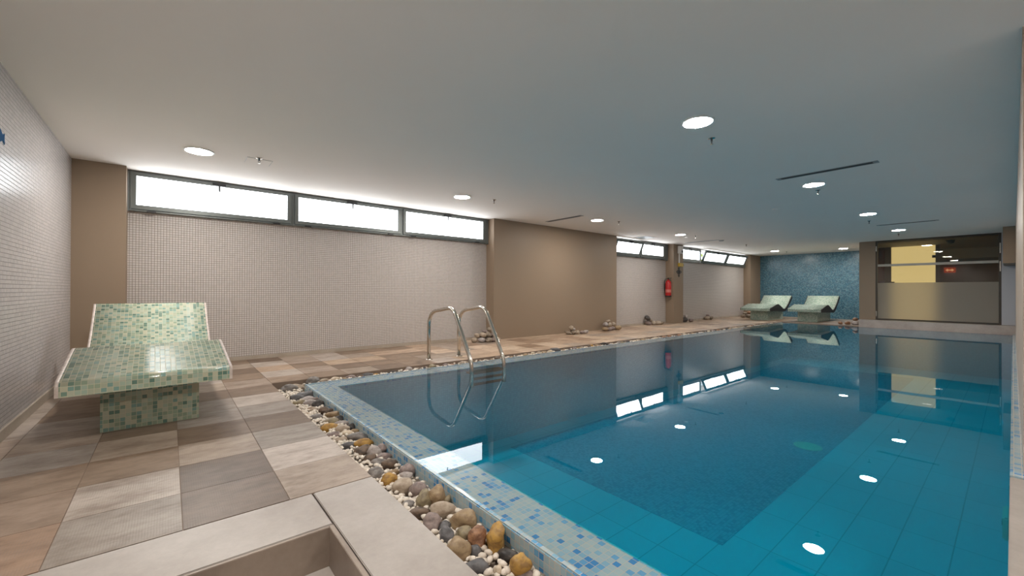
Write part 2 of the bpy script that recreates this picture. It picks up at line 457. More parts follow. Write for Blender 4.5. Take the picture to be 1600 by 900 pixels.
# screed / grout bed under the tiles
struct(boxes('floor_bed', [(LX, TRX, 2.2, TRY, -.3, -.004), (LX, XF, TRY, TY+.05, -.3, -.004), (TRE+.05, XF, CY1, TRY, -.3, -.004), (CX1, XF, 2.9, CY1, -.3, -.004)], M['grout']))
# kerb stones around the stair well
SX0, SX1, SY0, SY1 = -.62, .528, .75, 1.842
struct(boxes('trim_7', [(LX, .545, SY1+.018, 2.197, -.25, .0)], M['kerb'], bevel=.003))
struct(boxes('trim_8', [(.553, TRX, .02, 2.197, -.25, .0)], M['kerb'], bevel=.003))
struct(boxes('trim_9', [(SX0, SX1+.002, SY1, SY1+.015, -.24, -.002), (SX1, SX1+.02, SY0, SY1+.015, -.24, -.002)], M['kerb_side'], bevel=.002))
struct(boxes('trim_10', [(LX, SX0-.001, .02, SY1+.016, -.25, .0)], M['kerb'], bevel=.003))
struct(boxes('floor_near', [(LX, SX1+.02, NEARY, SY0-.002, -.3, -.0), (.555, 3.52, NEARY, .0135, -.3, .0)], M['kerb'], bevel=.003))
struct(boxes('stair_step', [(SX0-.01, SX1+.001, SY0-.01, SY1+.002, -.4, -.165)], M['kerb'], bevel=.003))

# ---------------------------------------------------------------- pool
struct(boxes('pool_floor', [(PX0-.3, PX1+.3, PY0-.2, PY1+.3, PD-.1, PD)], M['pool_tile']))
struct(boxes('pool_floor_mosaic', [(3.5, 13.8, 1.52, 4.25, PD, PD+.004)], M['pool_mosaic']))
struct(boxes('pool_wall', [(PX0-.06, PX0+.003, PY0-.1, PY1+.06, PD, -.05), (PX1-.003, PX1+.1, PY0-.1, PY1+.06, PD, -.05), (PX0, PX1, PY1-.003, PY1+.06, PD, -.05), (3.52, PX1, PY0-.1, PY0+.003, PD, -.05), (PX0, 3.52, PY0-.1, PY0-.001, PD, -.3)], M['pool_wall_tile']))
struct(boxes('trim_14', [(CX0-.003, CX0+.028, PY0, CY1, -.2, WL+.0015), (CX0+.028, CX1, CY1-.028, CY1+.003, -.2, WL+.0015)], M['coping_mosaic'], bevel=.006))
struct(boxes('trim_11', [(CX0, PX0, PY0, CY1, -.2, WL-.005), (PX0, PX1, PY1, CY1, -.2, WL-.005), (PX1, CX1, PY0, CY1, -.2, WL-.005)], M['coping_mosaic']))
struct(boxes('trim_12', [(3.55, CX1, -.04, PY0, -.2, .0)], M['coping_mosaic'], bevel=.003))
# water surface: the thin overflow film on the coping and the deep body inside it
bm = bmesh.new()
e = .001
def ring(x0, x1, y0, y1, z): return [bm.verts.new(p) for p in ((x0,y0,z),(x1,y0,z),(x1,y1,z),(x0,y1,z))]
a = ring(CX0+e, CX1-e, PY0-e, CY1-e, WL)
b1 = ring(PX0, PX1, PY0, PY1, WL)
for i in range(4):
    bm.faces.new((a[i], a[(i+1)%4], b1[(i+1)%4], b1[i])).material_index = 1
bm.faces.new(b1)
wo = finish('pool_water', bm, [M['water'], M['film']], uv=False)
for p_ in wo.data.polygons:
    if p_.normal.z < 0: p_.flip()
tag(wo, 'clear still turquoise water filling the indoor pool', 'water', kind='stuff')
# drain + wall fitting
bm = bmesh.new(); lathe(bm, [(.16,0),(.16,.008),(.13,.014),(.0001,.016)], 32)
o = finish('floor_drain', bm, M['drain_green'], loc=(*at(1262,698,PD)[:2], PD+.004)); tag(o, 'round pale green drain cover on the pool floor', 'drain')
t = thing('pool_fitting', 'small pale fitting with a dark slot on the right pool wall underwater', 'pool fitting', (4.35, PY0, -.55))
cv_ = boxes('cover_plate', [(-.13, .13, 0, .035, -.075, .075)], M['fitting'], t, bevel=.01)
boxes('slot', [(-.03, .03, .035, .038, -.012, .012)], M['black'], cv_)

# gravel channel bed
BED = -.105
struct(boxes('channel_bed', [(TRX, CX0, .0, TRY, -.3, BED), (CX0, TRE+.05, CY1, TRY, -.3, BED+.04)], M['gravel']))

# ---------------------------------------------------------------- windows
def sash(idx, x0, x1, tilt, handle_fr=.5, show_handle=True, sw=.052):
    """one top-hung strip window (x0..x1 outer frame)"""
    yf, zb, zt = 6.90, 1.966, H
    root = bpy.data.objects.new('window_%d' % idx, None); C.objects.link(root); root['kind'] = 'structure'
    root.location = (x0, yf, zb)
    W = x1-x0; hgt = zt-zb-.002; fw = .022
    bmf = bmesh.new()
    for q in ((0, W, 0, .07, 0, fw), (0, W, 0, .07, hgt-fw, hgt), (0, fw, 0, .07, fw, hgt-fw), (W-fw, W, 0, .07, fw, hgt-fw)): box(bmf, *q)
    finish('window_frame', bmf, M['alu'], root, bevel=.0015)
    sr_ = bpy.data.objects.new('sash', None)
    # sash frame mesh with its own origin at the bottom hinge
    bms = bmesh.new(); a_, b_, c_, d_ = fw+.002, W-fw-.002, .0, hgt-2*fw-.004
    for q in ((a_, b_, -.022, .02, c_, c_+sw), (a_, b_, -.022, .02, d_-sw+.012, d_), (a_, a_+sw, -.022, .02, c_+sw, d_-sw+.012), (b_-sw, b_, -.022, .02, c_+sw, d_-sw+.012)): box(bms, *q)
    so = finish('sash', bms, M['alu'], root, bevel=.002)
    so.location = (0, 0, fw+.002); so.rotation_euler = (tilt, 0, 0)
    bmp = bmesh.new(); box(bmp, a_+sw-.004, b_-sw+.004, -.004, .004, c_+sw-.004, d_-sw+.016)
    finish('pane', bmp, M['pane_glow'], so)
    xm = a_+(b_-a_)*handle_fr
    if show_handle:
        bmh = bmesh.new(); box(bmh, xm-.075, xm+.075, -.045, -.022, d_-.040, d_-.004)
        tube(bmh, [(xm, -.036, d_-.02), (xm, -.055, d_-.03), (xm+.004, -.06, d_-.12)], .011, 8)
        finish('handle', bmh, M['black'], so)
    for hx in (W*.12, W*.88):
        bmg = bmesh.new(); box(bmg, hx-.045, hx+.045, -.03, -.004, -.006, .012)
        finish('hinge', bmg, M['black'], root, bevel=.002)
    return root
sash(1, -.395, 1.425, 0); sash(2, 1.425, 3.165, 0); sash(3, 3.165, 5.0, 0)
sash(4, 9.155, 10.50, R(22), sw=.085); sash(5, 10.50, 11.86, 0, sw=.085)
sash(6, 12.64, 14.19, 0, sw=.085); sash(7, 14.19, 15.99, R(22), sw=.09); sash(8, 15.99, 17.74, R(22), sw=.09)
# fillers beside the strips and lintel outside
struct(boxes('wall_back_fillers', [(5.0, 5.07, 6.9, 7.1, 1.96, H), (11.86, 12.04, 6.9, 7.1, 1.96, H), (17.74, 17.93, 6.9, 7.1, 1.96, H)], M['alu']))
# hedge outside
bm = bmesh.new(); rnd = random.Random(5)
for k in range(1500):
    p = Vector((rnd.uniform(9, 30), rnd.uniform(9.0, 10.2), rnd.uniform(1.0, 5.0))); s_ = rnd.uniform(.08, .16)
    n_ = Vector((rnd.uniform(-1,1), rnd.uniform(-1,.2), rnd.uniform(-.5,1))).normalized(); u_ = n_.orthogonal().normalized()*s_; v_ = n_.cross(u_).normalized()*s_*.5
    bm.faces.new([bm.verts.new(p+q) for q in (u_, v_, -u_, -v_)])
hd = finish('hedge', bm, M['leaf'], uv=False); tag(hd, 'sunlit yellow-green hedge outside, seen through the gap of an open strip window', 'hedge')
struct(boxes('ground_outside', [(-5, 40, 7.4, 30, -.2, 1.0)], M['palestone']))

# ---------------------------------------------------------------- glazed partition
pr = bpy.data.objects.new('window_9', None); C.objects.link(pr); pr['kind'] = 'structure'; pr.location = (XG, .185, .2)
GW = 2.535-.185; GH = H-.2
bm = bmesh.new()
for q in ((0, .06, 0, .045, 0, GH), (0, .06, GW-.045, GW, 0, GH), (0, .06, .045, GW-.045, 0, .04), (0, .06, .045, GW-.045, GH-.04, GH)): box(bm, *q)
finish('window_frame', bm, M['frame_dark'], pr, bevel=.002)
boxes('frosted_pane', [(.028, .036, .045, GW-.045, .04, 1.06)], M['frost'], pr)
boxes('clear_pane', [(.028, .034, .045, GW-.045, 1.062, GH-.04)], M['glass'], pr)
boxes('frosted_band', [(.022, .027, .045, GW-.045, 1.525, 1.59)], M['film_bar'], pr)
boxes('hinge', [(-.012, .0, .01, .03, GH-.5, GH-.25)], M['steel'], pr)
boxes('hinge', [(-.012, .0, .01, .03, GH-.95, GH-.7)], M['steel'], pr)
boxes('hinge', [(-.012, .0, GW-.03, GW-.01, GH-.3, GH-.15)], M['steel'], pr)
boxes('hinge', [(-.012, .0, GW-.03, GW-.01, .1, .25)], M['steel'], pr)
# the room behind
XB = 17.5
struct(boxes('floor_back_room', [(XG+.16, 25, -.3, 2.8, -.1, .0)], M['mid_wall']))
struct(boxes('wall_back_room', [(XB, XB+.1, 2.445, 2.8, 0, H), (XB, XB+.1, 1.38, 1.47, 0, H)], M['dark_wall']))
struct(boxes('wall_back_room_wood', [(XB-.06, XB, 2.60, 2.8, 0, H-.07)], M['red_wood']))
struct(boxes('wall_corridor', [(24, 24.1, -.3, 2.8, 0, H), (XG+.16, 24, -.4, -.3, 0, H), (XB+.1, 24, 2.8, 2.9, 0, H)], M['mid_wall']))
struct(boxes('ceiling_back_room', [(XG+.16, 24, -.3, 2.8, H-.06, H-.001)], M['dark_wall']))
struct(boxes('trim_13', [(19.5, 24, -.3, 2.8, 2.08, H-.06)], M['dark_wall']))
d = bpy.data.objects.new('door_1', None); C.objects.link(d); d['kind'] = 'structure'; d.location = (XB, 1.47, 0)
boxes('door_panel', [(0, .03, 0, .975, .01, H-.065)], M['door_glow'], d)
boxes('hinge', [(-.02, 0, .0, .07, 2.02, 2.10)], M['black'], d)
boxes('door_handle', [(-.04, 0, .90, .97, 1.28, 1.32)], M['black'], d)
t = thing('exit_sign', 'small red exit sign on the corridor wall behind the glass partition', 'sign', (23.9, 1.58*1.0, 1.86))
p = at(1484, 422, 1.0); dr = ray(1484, 422); kx = 23.9/dr.x
t.location = (23.9, dr.y*kx, CAMZ+dr.z*kx)
sg_ = boxes('sign_panel', [(0, .06, -.16, .16, -.10, .10)], M['exit_red'], t, bevel=.01)
bm = bmesh.new()
for q in ((-.004, 0, -.11, .11, -.02, .02), (-.004, 0, .05, .08, -.05, .05), (-.004, 0, -.08, -.05, -.05, .05)): box(bm, *q)
finish('arrow_mark', bm, M['exit_pale'], sg_)
dr = ray(1485, 375); kz = (H-.06-CAMZ)/dr.z
bm = bmesh.new(); lathe(bm, [(.09, 0), (.09, -.03), (.065, -.08), (.02, -.1)], 20)
o = finish('ceiling_dome', bm, M['black'], loc=(dr.x*kz, dr.y*kz, H-.062)); tag(o, 'black dome fixture on the dark ceiling behind the glass', 'camera')

# ---------------------------------------------------------------- ceiling lamps
def lamp(x, y, label):
    t = thing('ceiling_light', label, 'ceiling light', (x, y, H), group='round recessed ceiling lights')
    bm = bmesh.new(); lathe(bm, [(.134, 0), (.134, -.006), (.128, -.011), (.117, -.011), (.117, -.004)], 40)
    finish('trim_ring', bm, M['white'], t, smooth=False)
    bm = bmesh.new(); lathe(bm, [(.115, -.004), (.115, -.012), (.08, -.0135), (.0001, -.014)], 40)
    finish('diffuser', bm, M['lamp_glow'], t)
LB = 5.48
lamp(.235, LB, 'round ceiling light nearest the left mosaic wall, before the long strip window')
lamp(3.515, LB, 'round ceiling light in front of the right end of the near strip windows')
lamp(6.81, LB, 'round ceiling light before the blind brown wall, right of the slot vent')
lamp(10.17, LB, 'round ceiling light in front of the windows left of the brown column')
lamp(16.82, LB, 'small-looking round ceiling light above the far left lounger')
lamp(3.51, 1.735, 'largest and nearest round ceiling light, over the pool')
lamp(6.77, 1.735, 'round ceiling light over the pool right below the near long slot vent')
lamp(10.09, 1.735, 'round ceiling light over the pool, third along the pool row')
lamp(13.24, 1.72, 'round ceiling light over the pool just before the glass partition')
lamp(17.5, 3.65, 'thin-looking round ceiling light near the blue mosaic wall and partition')
lamp(.235, 1.735, 'round ceiling light above the stair kerb, outside the frame')
lamp(2.2, -1.6, 'unseen round ceiling light added behind the viewpoint')  # unseen lamp, added to brighten the near end of the room
lamp(-.1, -1.6, 'unseen round ceiling light added behind the viewpoint near the left wall')  # second added lamp out of view, lifts the near-left ceiling

# sprinklers
def sprinkler_mesh():
    bm = bmesh.new(); lathe(bm, [(.032, 0), (.032, -.003), (.018, -.008), (.010, -.010)], 20)
    pl = finish('escutcheon', bm, M['steel'], None)
    bm = bmesh.new(); cyl(bm, (0,0,-.03), .009, .022, 10)
    tube(bm, fillet([(-.009,0,-.026), (-.013,0,-.04), (-.004,0,-.055)], .008, 3), .003, 6)
    tube(bm, fillet([(.009,0,-.026), (.013,0,-.04), (.004,0,-.055)], .008, 3), .003, 6)
    bd = finish('sprinkler_head', bm, M['black'], None)
    bm = bmesh.new(); cyl(bm, (0,0,-.060), .017, .003, 16)
    df_ = finish('deflector', bm, M['steel'], None)
    return pl, bd, df_
protos = None
spr = [((405,247),'ceiling sprinkler in the square access panel near the left light'),((1112,216),'ceiling sprinkler beside the largest near light'),
 ((772,312),'ceiling sprinkler above the left end of the blind brown wall'),((1278,297),'ceiling sprinkler under the light by the near slot vent'),
 ((967,346),'ceiling sprinkler above the right end of the blind brown wall'),((1358,345),'ceiling sprinkler by the third pool light'),
 ((1087,368),'ceiling sprinkler in front of the brown column'),((1404,365),'ceiling sprinkler by the light before the partition'),
 ((1166,382),'ceiling sprinkler before the far strip windows'),((1229,393),'ceiling sprinkler over the far loungers, right of the far light')]
for k, ((px, py), lab) in enumerate(spr):
    q = at(px, py, H)
    t = thing('ceiling_sprinkler', lab, 'sprinkler', (q.x, q.y, H), R(40), 'ceiling sprinklers')
    if protos is None:
        protos = sprinkler_mesh(); ch = protos
    else:
        ch = []
        for o in protos:
            c_ = o.copy(); C.objects.link(c_); ch.append(c_)
    for o in ch: o.parent = t
def vent(x, y0, y1, lab):
    t = thing('slot_vent', lab, 'air vent', (x, (y0+y1)/2, H), group='ceiling slot vents')
    hl = (y1-y0)/2
    bm = bmesh.new()
    for q in ((-.05, -.038, -hl, hl, -.006, 0), (.038, .05, -hl, hl, -.006, 0), (-.038, .038, -hl, -hl+.05, -.006, 0), (-.038, .038, hl-.05, hl, -.006, 0)): box(bm, *q)
    finish('vent_frame', bm, M['slotframe'], t, bevel=.001)
    boxes('slot', [(-.038, .038, -hl+.05, hl-.05, -.003, -.001)], M['slot'], t)
    boxes('blade', [(-.004, .004, -hl+.05, hl-.05, -.006, -.002)], M['slot'], t)
vent(6.12, .96, 1.97, 'dark slot vent over the pool by the second pool light')
vent(6.17, 5.33, 6.31, 'slot vent in the ceiling before the blind brown wall')
vent(12.03, .96, 1.92, 'slot vent before the glass partition')
vent(12.03, 5.33, 6.31, 'pale slot vent in front of the brown column')
t = thing('ceiling_grille', 'square grey louvred ceiling grille above the second strip window group', 'air vent', (10.0, 6.42, H))
boxes('grille_frame', [(-.24,-.22,-.19,.19,-.006,0),(.22,.24,-.19,.19,-.006,0),(-.22,.22,-.19,-.17,-.006,0),(-.22,.22,.17,.19,-.006,0)], M['slotframe'], t)
boxes('louvre', [(-.22,.22,-.17+.034*k,-.15+.034*k,-.005,-.002) for k in range(10)], M['slotframe'], t)
boxes('backing', [(-.22,.22,-.17,.17,-.002,-.001)], M['slot'], t)
def panel(x, y, s, lab):
    t = thing('access_panel', lab, 'access panel', (x, y, H))
    boxes('panel', [(-s, s, -s, s, -.004, 0)], M['ceiling'], t, bevel=.001)
    boxes('seam', [(-s-.004, s+.004, s, s+.004, -.002, 0), (-s-.004, s+.004, -s-.004, -s, -.002, 0), (-s-.004, -s, -s, s, -.002, 0), (s, s+.004, -s, s, -.002, 0)], M['slotframe'], t)
q = at(405, 251, H); panel(q.x, q.y+.05, .12, 'white square ceiling access panel around the left sprinkler')
q = at(1022, 372, H); panel(q.x, q.y, .10, 'small white access panel beside the square ceiling grille')
q = at(1211, 326, H); bm = bmesh.new(); lathe(bm, [(.05,0),(.05,-.012),(.03,-.02)], 20)
o = finish('smoke_detector', bm, M['ceiling'], loc=(q.x, q.y, H)); tag(o, 'flat pale smoke detector on the ceiling left of the third pool light', 'detector')
q = at(1073, 369.5, H); bm = bmesh.new(); lathe(bm, [(.055,0),(.055,-.02),(.035,-.04)], 20)
o = finish('smoke_detector', bm, M['white'], loc=(q.x, q.y, H)); tag(o, 'white disc standing in for a sprinkler plate glint, beside the light before the brown column', 'detector')  # white disc modelled in place of a reflection on a sprinkler escutcheon
q = at(1127, 375.5, H); bm = bmesh.new(); lathe(bm, [(.07,0),(.07,-.012),(.05,-.03)], 20)
o = finish('smoke_detector', bm, M['slotframe'], loc=(q.x, q.y, H)); tag(o, 'grey detector at the end of the pale slot vent by the column', 'detector')

# ---------------------------------------------------------------- loungers
def catmull(pts, n=10):
    out = []; P = [pts[0]]+pts+[pts[-1]]
    for i in range(1, len(P)-2):
        p0, p1, p2, p3 = [Vector(q) for q in P[i-1:i+3]]
        for k in range(n):
            t = k/n
            out.append(.5*((2*p1)+(p2-p0)*t+(2*p0-5*p1+4*p2-p3)*t*t+(3*p1-p0-3*p2+p3)*t**3))
    out.append(Vector(P[-2])); return out
def lounger(loc, rz, label, width, m_top, m_base, m_side, yaw_base=0):
    """axis runs from the foot (0) towards the head (+x local)"""
    t = thing('mosaic_lounger', label, 'lounger', loc, rz, 'mosaic heated loungers')
    top = catmull([(0,.405), (.025,.432), (.12,.452), (.40,.508), (.62,.552), (.72,.562), (.82,.548), (1.02,.485), (1.22,.405), (1.36,.385), (1.50,.415), (1.72,.535), (1.95,.70), (2.14,.852)], 6)
    th = .095; bot = []
    for i, p in enumerate(top):
        d_ = (top[min(i+1, len(top)-1)]-top[max(i-1, 0)]).normalized()
        nrm = Vector((d_.y, -d_.x)); 
        bot.append(p + nrm*th)
    xv = 1.40
    for i, p in enumerate(top):
        flat = .337-.045*min(p.x, xv)/xv
        if p.x < xv: bot[i] = Vector((p.x, flat))
        elif bot[i].y < flat: bot[i] = Vector((max(bot[i].x, xv), .292))
    hw = width/2; sd = .018
    def extr(name, ya, yb, m_, parent, extra=0):
        bm = bmesh.new(); uvl = bm.loops.layers.uv.verify()
        loop = [(p.x, p.y) for p in top] + [(p.x, p.y) for p in bot[::-1]]
        arc = [0]
        for a_, b_ in zip(loop, loop[1:]+loop[:1]): arc.append(arc[-1]+math.dist(a_, b_))
        A = [bm.verts.new((x, ya, z)) for x, z in loop]; B = [bm.verts.new((x, yb, z)) for x, z in loop]
        n = len(loop)
        for i in range(n):
            j = (i+1) % n
            f_ = bm.faces.new((A[i], A[j], B[j], B[i]))
            for lp, (u_, v_) in zip(f_.loops, ((arc[i], ya), (arc[i+1], ya), (arc[i+1], yb), (arc[i], yb))): lp[uvl].uv = (v_+5, u_+.0015)
            if not (i == len(top)-1 or i == n-1): f_.smooth = True
        m_n = len(top)
        for V_ in (A, B):
            for i in range(m_n-1):
                f_ = bm.faces.new((V_[i], V_[i+1], V_[n-2-i], V_[n-1-i]))
                for lp in f_.loops: lp[uvl].uv = (lp.vert.co.x+5, lp.vert.co.z)
        return finish(name, bm, m_, parent, uv=False)
    extr('lounging_slab', -hw+sd, hw-sd, m_top, t)
    extr('side_edge', -hw, -hw+sd, m_side, t); extr('side_edge', hw-sd, hw, m_side, t)
    bm = bmesh.new()
    def zb(x):
        return min(bot, key=lambda p: abs(p.x-x)).y+.03
    xs = [.35, .55, .7, .85, 1.0, 1.2, 1.35, 1.5, 1.65, 1.85]
    bw = .275
    col = []
    for x in xs:
        z_ = (.337-.045*x/1.4+.03 if x < 1.4 else min(zb(x), .5))
        col.append([bm.verts.new(q) for q in ((x, -bw, 0), (x, bw, 0), (x, bw, z_), (x, -bw, z_))])
    for a_, b_ in zip(col, col[1:]):
        for i in range(4): bm.faces.new((a_[i], a_[(i+1)%4], b_[(i+1)%4], b_[i]))
    bm.faces.new(col[0]); bm.faces.new(col[-1][::-1])
    bo = finish('pedestal', bm, m_base, t)
    bo.rotation_euler = (0, 0, yaw_base)
    return t
lounger((-.083, 3.70, 0), R(91.2), 'green mosaic lounger by the left wall, the large near one', .90, M['green_mosaic'], M['green_mosaic'], M['palestone'])
lounger((15.57, 5.68, 0), 0, 'left one of the two far mosaic loungers, beside the brown pier', .95, M['pale_green_mosaic'], M['pale_green_mosaic'], M['darkstone'])
lounger((15.98, 4.36, 0), 0, 'right one of the two far mosaic loungers, before the blue mosaic wall', .95, M['pale_green_mosaic'], M['pale_green_mosaic'], M['darkstone'])

# ---------------------------------------------------------------- pool ladder
t = thing('pool_ladder', 'stainless steel pool ladder with two curved handrails on the deck edge', 'ladder', (3.155, 5.39, 0))
for sx in (-.255, .255):
    path = fillet([(sx, 0, 0), (sx, 0, .685), (sx, -.66, .775), (sx, -1.10, .10), (sx, -1.11, -.20)], (.22, .13, .10), 9)
    bm = bmesh.new(); tube(bm, path, .026, 16)
    hr_ = finish('handrail', bm, M['steel'], t, smooth=True)
    bm = bmesh.new(); lathe(bm, [(.055, .0), (.055, .004), (.045, .012), (.026, .018), (.022, .02)], 24, (sx, 0, 0))
    finish('floor_flange', bm, M['steel'], hr_)
for z_, yb_ in ((-.035, -.98), (-.105, -1.08), (-.175, -1.08)):
    bm = bmesh.new(); box(bm, -.255, .255, -1.12, yb_, z_-.012, z_+.012)
    for k in range(9): box(bm, -.22+k*.05, -.21+k*.05, -1.115, yb_-.005, z_+.012, z_+.015)
    finish('step', bm, M['step'], t)

# ---------------------------------------------------------------- wall things
t = thing('fire_extinguisher', 'red fire extinguisher hung on the side of the brown column', 'fire extinguisher', (11.93, 6.82, .83))
bm = bmesh.new(); lathe(bm, [(.07,0),(.085,.012),(.088,.03),(.088,.42),(.075,.47),(.04,.50),(.025,.51),(.025,.53)], 28)
cy_ = finish('cylinder', bm, M['red'], t, smooth=True)
bm = bmesh.new(); lathe(bm, [(.0885,.13),(.0892,.131),(.0892,.219),(.0885,.22)], 28); finish('label_band', bm, M['redlabel'], cy_)
bm = bmesh.new(); lathe(bm, [(.089,.0),(.0895,.004),(.0895,.03),(.088,.034)], 28); finish('base_ring', bm, M['black'], cy_)
bm = bmesh.new(); box(bm, -.018,.018,-.02,.02,.53,.57); box(bm, -.014,.014,-.11,.02,.57,.583); box(bm, -.014,.014,-.09,.01,.545,.555)
finish('valve_lever', bm, M['black'], t, bevel=.002)
bm = bmesh.new(); tube(bm, fillet([(0,.02,.55),(-.02,.09,.55),(-.03,.108,.45),(-.02,.104,.12)], .05, 6), .010, 8); finish('hose', bm, M['black'], t, smooth=True)
boxes('wall_bracket', [(.085,.11,-.03,.03,.30,.40)], M['black'], t)

t = thing('emergency_box', 'white wall box with a cable duct down the brown column', 'electrical box', (12.37, BY, 2.30))
hs_ = boxes('housing', [(-.10,.10,-.09,0,-.12,.12)], M['white'], t, bevel=.012)
bm = bmesh.new(); lathe(bm, [(.04,0),(.04,.012),(.02,.02)], 20); bmesh.ops.rotate(bm, verts=bm.verts, matrix=Matrix.Rotation(R(90),3,'X')); bmesh.ops.translate(bm, verts=bm.verts, vec=(.045,-.09,-.055))
finish('lens', bm, M['black'], hs_)
boxes('cable_duct', [(-.03,.012,-.022,0,-.44,-.12)], M['white'], t)
t = thing('call_point', 'yellow alarm call point under the white box on the column', 'alarm button', (12.44, BY, 1.83))
hs_ = boxes('housing', [(-.14,.10,-.06,0,-.055,.055)], M['yellow'], t, bevel=.008)
boxes('side_button', [(.10,.14,-.05,-.01,-.04,.04)], M['frame_dark'], hs_, bevel=.006)
# emblem
bm = bmesh.new()
for q in ((-.025,.025,-.01,0,-.15,.15), (-.15,.15,-.01,0,-.02,.03), (-.10,.10,-.01,0,.03,.06), (-.09,.09,-.01,0,-.055,-.02), (-.055,.055,-.01,0,.10,.12), (-.05,.05,-.01,0,-.12,-.10)): box(bm, *q)
o = finish('wall_emblem', bm, M['symbol'], loc=(12.36, BY-.001, 1.60)); tag(o, 'small dark cross-shaped emblem on the brown column', 'wall sign')
# fish on the left wall
t = thing('fish_decoration', 'blue fish shape on the left mosaic wall, only its tail showing', 'wall decoration', (LX, 4.255, 1.99))
def poly(bm, pts, x0, x1):
    A = [bm.verts.new((x0, y, z)) for y, z in pts]; B = [bm.verts.new((x1, y, z)) for y, z in pts]
    n = len(pts); bm.faces.new(A); bm.faces.new(B[::-1])
    for i in range(n): bm.faces.new((A[i], A[(i+1)%n], B[(i+1)%n], B[i]))
fish = [(0,.034),(-.006,.012),(-.004,-.012),(0,-.034),(-.02,-.024),(-.045,-.018),(-.09,-.04),(-.17,-.055),(-.25,-.03),(-.29,0),(-.25,.035),(-.17,.06),(-.09,.04),(-.045,.018),(-.02,.024)]
bm = bmesh.new(); poly(bm, [(y*1.02+.003, z*1.12) for y, z in fish], 0, .003); finish('outline', bm, M['fish_edge'], t)
bm = bmesh.new(); poly(bm, fish, .003, .006); finish('body', bm, M['fish_blue'], t)

# ---------------------------------------------------------------- stones
def rock_mesh(name, seed, sub=3, rough=.16, squash=(1,1,1)):
    bm = bmesh.new(); bmesh.ops.create_icosphere(bm, subdivisions=sub, radius=1)
    off = Vector((seed*3.17, seed*1.31, seed*7.7))
    for v in bm.verts:
        n_ = noise.noise(v.co*.9+off)*rough*1.6 + noise.noise(v.co*2.2+off)*rough*.5
        v.co = Vector([c_*s_ for c_, s_ in zip(v.co*(1+n_), squash)])
    for f_ in bm.faces: f_.smooth = True
    return bm
ROCKS = []   # (x, y, radius) for spacing pebbles
def place_rock(px, py, wpx, hpx, key, label, group, bed=BED, sink=.82, ang=0, n=[0], rough=.26, sub=3, xr=None, yr=None):
    n[0] += 1; sd = n[0]
    z = bed+.03
    for _ in range(4):
        p = at(px, py, z); d_ = p-Vector((0,0,CAMZ)); dep = d_.dot(fwd)
        a_ = 1.14*wpx*dep/F/2; ah = 1.14*hpx*dep/F/2
        hd_ = math.hypot(d_.x, d_.y); e_ = math.atan2(CAMZ-z, hd_)
        # half height h and half depth b (equal) seen from elevation e
        hz = min(ah, .062); bb = ah
        z = bed + hz*sink
    if xr: p.x = min(max(p.x, xr[0]+min(a_, .10)*.55), xr[1]-min(a_, .10)*.75)
    if yr: p.y = min(max(p.y, yr[0]), yr[1])
    az = math.atan2(d_.y, d_.x)
    bm = rock_mesh('stone', sd, sub, rough)
    for v in bm.verts: v.co = Vector((v.co.x*bb, v.co.y*a_, v.co.z*hz))
    me = bpy.data.meshes.new('river_stone')
    for f_ in bm.faces: f_.smooth = True
    bm.to_mesh(me); bm.free(); me.materials.append(rockmat(key))
    o = bpy.data.objects.new('river_stone', me); C.objects.link(o)
    o.rotation_euler = (R(ang), 0, az); o.location = (p.x, p.y, z)
    tag(o, label, 'stone', group)
    ROCKS.append((p.x, p.y, max(a_, bb)*.85))
    return o
GA = 'river stones in the gravel channel before the near coping'
def zB(l):
    for (x, y, w_, h_, k, lab, *ex) in l:
        place_rock(600+x/5, 720+y/5, w_/5, h_/5, k, lab, GA, ang=(ex[0] if ex else 0), xr=(TRX, CX0))
zB([
 (190,72,115,88,'mauve','grey-brown rounded stone touching the coping, above the pale grey oval one'),
 (165,125,105,66,'pale','pale grey oval stone just above the round beige one'),
 (150,207,122,112,'beige','round beige stone at the kerb side, below a pale grey oval stone'),
 (40,35,110,80,'brown','rough dark brown stone above the ochre stone at the kerb'),
 (35,150,110,95,'ochre','ochre stone half under a tan one near the kerb'),
 (65,98,90,45,'tan','small tan stone lying against the ochre stone near the kerb'),
 (275,230,135,112,'mauve','purple-grey mottled stone beside the round beige one'),
 (310,308,98,132,'olive','olive-brown egg-shaped stone in the middle of the channel'),
 (412,285,108,140,'tan','upright tan stone leaning on the mosaic lip'),
 (496,312,56,74,'olive','small tan stone squeezed against the mosaic lip'),
 (460,392,192,104,'beige','striped tan stone with wavy bands, lying lengthwise'),
 (270,410,140,86,'brown','dark brown wedge stone at the kerb edge'),
 (375,492,128,118,'mauve','speckled mauve-brown stone at the kerb edge'),
 (200,345,92,62,'grey','dark grey stone at the kerb, below the round beige stone'),
 (632,468,185,128,'tan','largest tan stone with a curled shape against the lip'),
 (560,505,110,60,'olive','olive stone tucked under the largest tan stone'),
 (640,572,132,104,'olive','olive-tan pebble left of the rusty stone'),
 (735,612,130,160,'rust','rusty brown stone with a pale crust, left of the tall ochre stone'),
 (875,602,140,196,'ochre','tall ochre stone standing against the lip',12),
 (490,590,120,110,'slate','grey smooth stone at the kerb, left of the olive-tan pebble'),
 (475,520,85,80,'slate','dark slate flat stone between the mauve and the curled tan stone'),
 (585,700,172,150,'tan','broad tan stone pushed against the kerb edge'),
 (705,708,100,90,'slate','flat slate stone beneath the rusty stone'),
 (730,832,165,118,'slate','layered dark grey stone at the kerb near the frame bottom'),
 (960,752,150,96,'dark','blackish ridged stone behind the round ochre one'),
 (1065,818,150,150,'ochre','round ochre stone nearest the frame bottom'),
 (1110,892,130,60,'mauve','grey-brown stone cut by the frame bottom'),
 (890,862,60,80,'cream','pinkish cream pebble near the frame bottom'),
])
